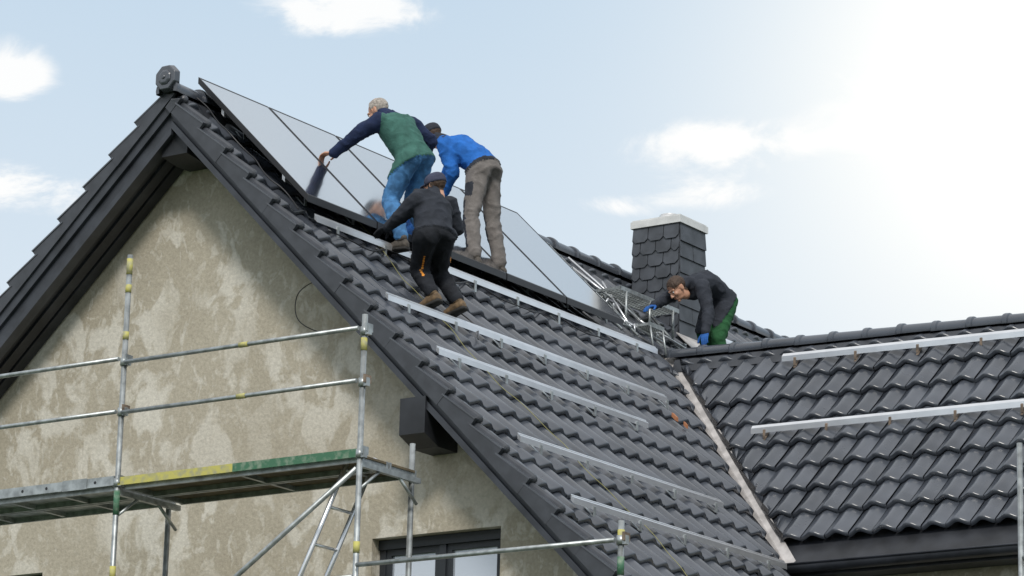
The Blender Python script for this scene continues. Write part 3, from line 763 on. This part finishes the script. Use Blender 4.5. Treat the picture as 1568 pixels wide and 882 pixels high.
def make_shoe(ank,toe,up):
    bm=bmesh.new()
    prof=[(-.062,.018,.030),(-.056,.030,.058),(-.035,.036,.085),(.0,.038,.100),(.035,.038,.088),(.07,.041,.068),(.11,.045,.055),(.15,.045,.048),(.178,.038,.042),(.196,.024,.033),(.203,.010,.022)]
    K=10; prev=None
    def loopring(y,w,h,z0):
        pts=[]
        for i in range(K+1):
            A=math.pi*i/K
            pts.append(bm.verts.new((math.cos(A)*w,y,z0+h*(max(0,math.sin(A))**.75))))
        return pts
    for (y,w,h) in prof:
        cur=loopring(y,w,h,0)
        if prev:
            for i in range(K): f_=bm.faces.new((prev[i],prev[i+1],cur[i+1],cur[i])); f_.smooth=True
            f_=bm.faces.new((prev[K],prev[0],cur[0],cur[K]))
        else: bm.faces.new(cur)
        prev=cur
    bm.faces.new(prev[::-1])
    top=[];bot=[]
    outl=[(w+.004,y) for (y,w,h) in prof]+[(-w-.004,y) for (y,w,h) in prof[::-1]]
    for (x,y) in outl:
        top.append(bm.verts.new((x,y,.004))); bot.append(bm.verts.new((x,y,-.020 if y<.03 or y>.06 else -.010)))
    N=len(outl)
    for i in range(N):
        j=(i+1)%N; f_=bm.faces.new((top[i],bot[i],bot[j],top[j])); f_.material_index=8
    f_=bm.faces.new(bot[::-1]); f_.material_index=8
    f_=bm.faces.new(top); f_.material_index=8
    add_loft(bm,[(V(0,.0,.06),V(1,0,0),V(0,1,0),.040,.048),(V(0,-.003,.095),V(1,0,0),V(0,1,0),.036,.040),(V(0,-.003,.105),V(1,0,0),V(0,1,0),.033,.036)],n=16)
    e=bpy.data.meshes.new('shoe'); bmesh.ops.recalc_face_normals(bm,faces=bm.faces); bm.to_mesh(e); bm.free()
    y=(toe-ank).normalized(); z=(up-y*up.dot(y)).normalized(); x=y.cross(z)
    o=ank-z*.085
    Mx=Matrix(((x.x,y.x,z.x,o.x),(x.y,y.y,z.y,o.y),(x.z,y.z,z.z,o.z),(0,0,0,1)))
    e.transform(Mx); return e
def person(name,root,J,st):
    def W(t): return root+R0*t[0]+B0*t[1]+V(0,0,t[2])
    D={k:W(v) for k,v in J.items()}
    k_=st.get('bulk',1.0)
    right_h=(D['hipR']-D['hipL']).normalized(); right_s=(D['shR']-D['shL']).normalized()
    pel,wai,che,nek=D['pelvis'],D['waist'],D['chest'],D['neck']
    shm=(D['shR']+D['shL'])/2
    bm=bmesh.new()
    def ringf(c,up,rt,hw,hd):
        up=up.normalized(); rt=(rt-up*rt.dot(up)).normalized(); fr=up.cross(rt).normalized()
        return (c,rt,fr,hw*k_,hd*k_)
    u1=(wai-pel); u2=(che-wai); u3=(nek-che); un=u1.normalized()
    sw=(D['shR']-D['shL']).length/2
    hem=.09
    rings=[ringf(pel-un*hem,u1,right_h,.140,.110),ringf(pel-un*(hem-.03),u1,right_h,.160,.125),
           ringf(pel,u1,right_h,.165,.130),ringf(wai,u1+u2,right_h+right_s*.5,.155,.125),
           ringf(che,u2+u3,right_s,.172,.132),ringf(shm.lerp(che,.25),u3,right_s,sw*.92+.03,.118),ringf(shm,u3,right_s,sw*.85,.092),
           ringf(nek,u3,right_s,.070,.064)]
    add_loft(bm,rings,n=24)
    bones=[(pel-un*hem*.6,wai,.15*k_,'top'),(wai,che,.15*k_,'top'),(che,shm,.14*k_,'top'),(shm,nek,.085,'top')]
    hd=D['head']; 
    add_capsule(bm,nek,nek+(hd-nek)*.50,.066,.060,n=16)
    bones.append((nek,nek+(hd-nek)*.4,.07,'top'))
    fr_h=un.cross(right_h)
    for S in ('L','R'):
        hip,kn,an,toe=D['hip'+S],D['knee'+S],D['ank'+S],D['toe'+S]
        add_capsule(bm,hip,kn,.098*k_,.070,n=16)
        add_ell(bm,hip-fr_h*.035,(.090*k_,.090*k_,.090*k_))
        cm_=kn.lerp(an,.3); add_capsule(bm,kn,cm_,.068,.070,n=16); add_capsule(bm,cm_,an.lerp(kn,.10),.070,.060,n=16)
        add_capsule(bm,kn.lerp(an,.80),an.lerp(kn,.06),.060,.062,n=16)
        bones+= [(hip,kn,.085,'leg'+S),(kn,an,.066,'leg'+S)]
        sh,el,wr=D['sh'+S],D['elb'+S],D['wri'+S]
        add_capsule(bm,sh,el,.074*k_,.056*k_,n=16); add_capsule(bm,el,wr,.056*k_,.040*k_,n=16)
        add_capsule(bm,el.lerp(wr,.86),wr,.044*k_,.043*k_,n=16)
        in_=sh.lerp(shm,.25)
        bones+= [(in_.lerp(el,.25),el,.068,'arm'),(el,wr,.05,'arm')]
    me=remesh(bm,.0115,3)
    joints=[D[k] for k in ('elbL','elbR','kneeL','kneeR')]+[wai]
    cutq=st.get('hemq',-.03)
    keys=['top','arm','legL','legR','shoe','accent']
    def classify(c):
        best=None;bi='top';bt=0;ba=None
        for (a,b,r_,kk) in bones:
            d_,t_=seg_d(c,a,b); d_-=r_
            if best is None or d_<best: best=d_;bi=kk;bt=t_;ba=(a,b)
        q=(c-pel).dot(un)
        if bi!='arm':
            if q<cutq:
                if bi=='top': bi='legL' if (c-pel).dot(right_h)<0 else 'legR'
            elif q<.25 and bi!='top': bi='top'
        return bi,bt,ba,q
    nrm=[v.normal.copy() for v in me.vertices]
    for v,nn_ in zip(me.vertices,nrm):
        P=v.co.copy()
        jd=min((P-j).length for j in joints); bunch=max(0,1-jd/.16)
        q=noise.noise(Vector((P.x*7,P.y*7,P.z*9))); q2=noise.noise(Vector((P.x*15+7,P.y*15,P.z*21)))
        rdg=1-abs(q)*3.2; rdg=rdg*max(0,rdg)
        r2=1-abs(q2)*3; r2=r2*max(0,r2)
        dz=.009*rdg+(.002+.007*bunch)*r2-.004
        bi,bt,ba,qq=classify(P)
        if bi=='top' and qq<cutq+.07: dz+=.014*(1-max(0,(qq-cutq))/.07)
        v.co=P+nn_*dz
    mats=[st['top'],st['arm'],st['leg'],st['leg'],st['shoe'],st['accent']]
    ix=[]
    for pl_ in me.polygons:
        c=pl_.center; bi,bt,ba,qq=classify(c)
        k0=keys.index(bi)
        if st.get('paint'):
            r2=st['paint'](bi,bt,c,ba,D,right_h,fr_h)
            if r2 is not None: k0=r2
        ix.append(k0)
    me.polygons.foreach_set('material_index',ix)
    allm=[(me,0)]
    for S in ('L','R'):
        hdm=make_hand(D['wri'+S],W(J['hd'+S])-D['wri'+S],st['palm'+S],S=='R',st.get('curl'+S,.35),glove=st.get('glove',0))
        allm.append((hdm,6))
        upv=st.get('footup') or V(0,0,1)
        allm.append((make_shoe(D['ank'+S],D['toe'+S],upv),4))
    for q in make_head(D['head'],R0*st['face'][0]+B0*st['face'][1]+V(0,0,st['face'][2]),R0*st['up'][0]+B0*st['up'][1]+V(0,0,st['up'][2]),st):
        allm.append((q,7))
    mats=mats+[st['hand'],SKIN,st['hairm'],LIPS,EYE,st.get('capm',M['black']),SOLE]
    vs=[];fs=[];mi=[]
    for m_,o in allm:
        b=len(vs); vs.extend([v.co.copy() for v in m_.vertices])
        for pl_ in m_.polygons:
            fs.append(tuple(b+i for i in pl_.vertices)); mi.append(pl_.material_index+o)
    return mesh_obj(name,vs,fs,mats,None,True,mi)
SKIN=mat('skin',(.50,.27,.18),rough=.5,var=.08,vscale=30); LIPS=mat('lips',(.38,.15,.12),rough=.5); EYE=mat('eye',(.7,.68,.65),rough=.2)
SOLE=mat('boot_sole',(.02,.019,.018),rough=.8)
def cloth(nm,c,var=.18,rough=.85): return mat(nm,c,rough=rough,var=var,vscale=14,bump=.35,bscale=90,spec=.25)
HG=mat('grey_hair',(.30,.27,.24),rough=.8,var=.3,vscale=60); HB=mat('brown_hair',(.045,.025,.015),rough=.7,var=.3,vscale=60)
green_vest=cloth('green_vest',(.045,.125,.105)); navy=cloth('navy_sleeve',(.014,.024,.065)); jeans=cloth('blue_jeans',(.055,.16,.33),.35)
blue=cloth('blue_jacket',(.018,.12,.42)); greyt=cloth('grey_trousers',(.15,.137,.13)); blackc=cloth('black_cloth',(.016,.018,.023))
charc=cloth('charcoal_jacket',(.026,.030,.040)); greent=cloth('green_trousers',(.018,.08,.03)); boot=mat('boot',(.13,.085,.045),rough=.8,var=.4,vscale=30)
bootg=mat('grey_boot',(.07,.06,.05),rough=.8,var=.3,vscale=40); orange=mat('orange_stripe',(.75,.28,.03),rough=.7); gloveb=cloth('blue_glove',(.02,.09,.30)); gloved=cloth('dark_glove',(.02,.022,.028))
def toe(a,l=.17,dz=0): return (a[0]-.82*l,a[1]+.57*l,a[2]+dz)
F2=V(1.13,2.97,8.87)
F1=V(1.22,1.53,8.80)
J1=dict(ankL=(-.03,-.24,-.03),ankR=(.19,.08,-.03),kneeL=(-.15,.03,.36),kneeR=(.03,.20,.40),hipL=(-.015,-.07,.67),hipR=(.085,.08,.70),
 pelvis=(.035,.01,.72),waist=(-.01,.02,.80),chest=(-.105,.06,.965),neck=(-.195,.12,1.10),head=(-.275,.19,1.155),
 shL=(-.25,-.03,1.01),shR=(-.005,.25,1.07),elbL=(-.44,.03,.90),wriL=(-.62,.16,.785),hdL=(-.73,.245,.80),
 elbR=(.16,.31,.95),wriR=(.03,.42,.76),hdR=(-.08,.50,.72))
J1['toeL']=toe(J1['ankL']);J1['toeR']=toe(J1['ankR'])
pn=n
person('man_in_green_vest',F1,J1,dict(top=green_vest,arm=navy,leg=jeans,shoe=bootg,accent=navy,hand=SKIN,hair=1,hairm=HG,bald=True,face=(-.70,.45,-.55),up=(-.45,.3,.85),palmL=pn,palmR=pn,curlL=.35,bulk=1.06,hemq=-.07,
  paint=lambda bi,bt,c,ba,D,rh,fh: 5 if (bi=='top' and (c-D['neck']).dot((D['neck']-D['chest']).normalized())>-.045) else None))
J2=dict(ankL=(-.21,-.30,.09),ankR=(0,0,.09),kneeL=(-.255,-.20,.46),kneeR=(-.075,.06,.50),hipL=(-.205,-.11,.86),hipR=(-.11,.03,.88),
 pelvis=(-.155,-.04,.92),waist=(-.195,-.02,.99),chest=(-.37,.06,1.12),neck=(-.52,.14,1.22),head=(-.615,.20,1.27),
 shL=(-.50,-.05,1.13),shR=(-.38,.25,1.15),elbL=(-.42,-.06,.88),wriL=(-.50,.08,.72),hdL=(-.58,.16,.66),elbR=(-.50,.36,.93),wriR=(-.62,.42,.78),hdR=(-.72,.48,.74))
J2['toeL']=toe(J2['ankL']);J2['toeR']=toe(J2['ankR'])
def p2(bi,bt,c,ba,D,rh,fh):
    if bi=='legL' :
        a,b=ba; kn=D['kneeL']
        rel=c-(a+(b-a)*bt); side=rel.dot(-rh); z=c.z-kn.z
        if z<.14 and z>-.30 and rel.dot(fh)>.015: return 5
        if z>.17 and z<.30 and side>.02 and rel.dot(fh)>-.04: return 5
    if bi=='legR' and (c-D['kneeR']).z<.05 and (c-D['kneeR']).z>-.3:
        a,b=ba; rel=c-(a+(b-a)*bt)
        if rel.dot(fh)>.03: return 5
    if bi=='top':
        u=(D['neck']-D['chest']).normalized(); q=(c-D['neck']).dot(u)
        if q>-.03: return 5
        if abs(q+.12)<.008: return 5
        if (c-D['pelvis']).dot((D['waist']-D['pelvis']).normalized())<.035: return 5
    return None
person('man_in_blue_jacket',F2,J2,dict(top=blue,arm=blue,leg=greyt,shoe=bootg,accent=charc,hand=SKIN,hair=1,hairm=HB,cap='beanie',capm=charc,face=(-.75,.45,-.5),up=(-.45,.3,.8),palmL=pn,palmR=pn,bulk=1.02,hemq=.0,paint=p2))
F3=V(1.95,.97,8.08)
J3=dict(ankL=(-.04,.03,.09),ankR=(.15,.24,.09),kneeL=(-.155,.28,.34),kneeR=(0,.42,.36),hipL=(-.105,-.01,.53),hipR=(.02,.12,.55),
 pelvis=(-.04,.05,.58),waist=(-.05,.07,.65),chest=(-.065,.15,.80),neck=(-.055,.22,.93),head=(-.05,.26,1.01),
 shL=(-.18,.04,.84),shR=(.065,.33,.89),elbL=(-.305,.12,.73),wriL=(-.41,.22,.66),hdL=(-.50,.30,.63),elbR=(.13,.42,.72),wriR=(-.0,.52,.68),hdR=(-.1,.58,.66))
J3['toeL']=toe(J3['ankL'],.15,-.05);J3['toeR']=toe(J3['ankR'],.15,-.05)
def p3(bi,bt,c,ba,D,rh,fh):
    if bi in('legL','legR'):
        a,b=ba; rel=c-(a+(b-a)*bt); S=bi[-1]
        sd=rel.dot(rh)*(1 if S=='R' else -1); back=rel.dot(-fh)
        if c.z>D['knee'+S].z-.10 and c.z<D['hip'+S].z-.10 and abs(math.atan2(sd,back)-.95)<.15 : return 5
    return None
person('kneeling_man_in_black',F3,J3,dict(top=charc,arm=charc,leg=blackc,shoe=boot,accent=orange,hand=gloved,glove=.002,hair=1,hairm=HB,cap='brim',capm=cloth('navy_cap',(.05,.055,.09)),face=(-.75,.55,-.25),up=(-.15,.1,1),palmL=pn,palmR=pn,curlL=.35,bulk=1.03,hemq=-.03,paint=p3))
F4=V(1.50,5.66,8.83)
J4=dict(ankL=(.27,.52,-.25),ankR=(.12,.66,-.06),kneeL=(.15,.40,.13),kneeR=(.02,.50,.25),hipL=(.235,.56,.50),hipR=(.12,.68,.53),
 pelvis=(.175,.62,.56),waist=(.12,.56,.62),chest=(-.0,.45,.67),neck=(-.145,.34,.65),head=(-.235,.255,.565),
 shL=(-.005,.24,.58),shR=(-.21,.46,.60),elbL=(.045,.14,.31),wriL=(.015,.04,.11),hdL=(.0,-.02,.02),
 elbR=(-.35,.36,.48),wriR=(-.44,.26,.40),hdR=(-.51,.2,.36),toeL=(.18,.40,-.25),toeR=(.02,.54,-.06))
person('man_in_green_trousers',F4,J4,dict(top=charc,arm=charc,leg=greent,shoe=bootg,accent=blackc,hand=gloveb,glove=.002,hair=1,hairm=HB,face=(-.66,-.28,-.80),up=(-.72,-.34,.65),palmL=V(0,-.6,.8),palmR=V(0,0,1),bulk=1.0,hemq=-.02))
cable('loose_wall_cable',[V(1.30,.36,8.22),V(1.10,.33,8.18),V(1.05,.33,8.0),V(1.12,.34,7.86),V(1.28,.37,7.80)],.004,M['black'])
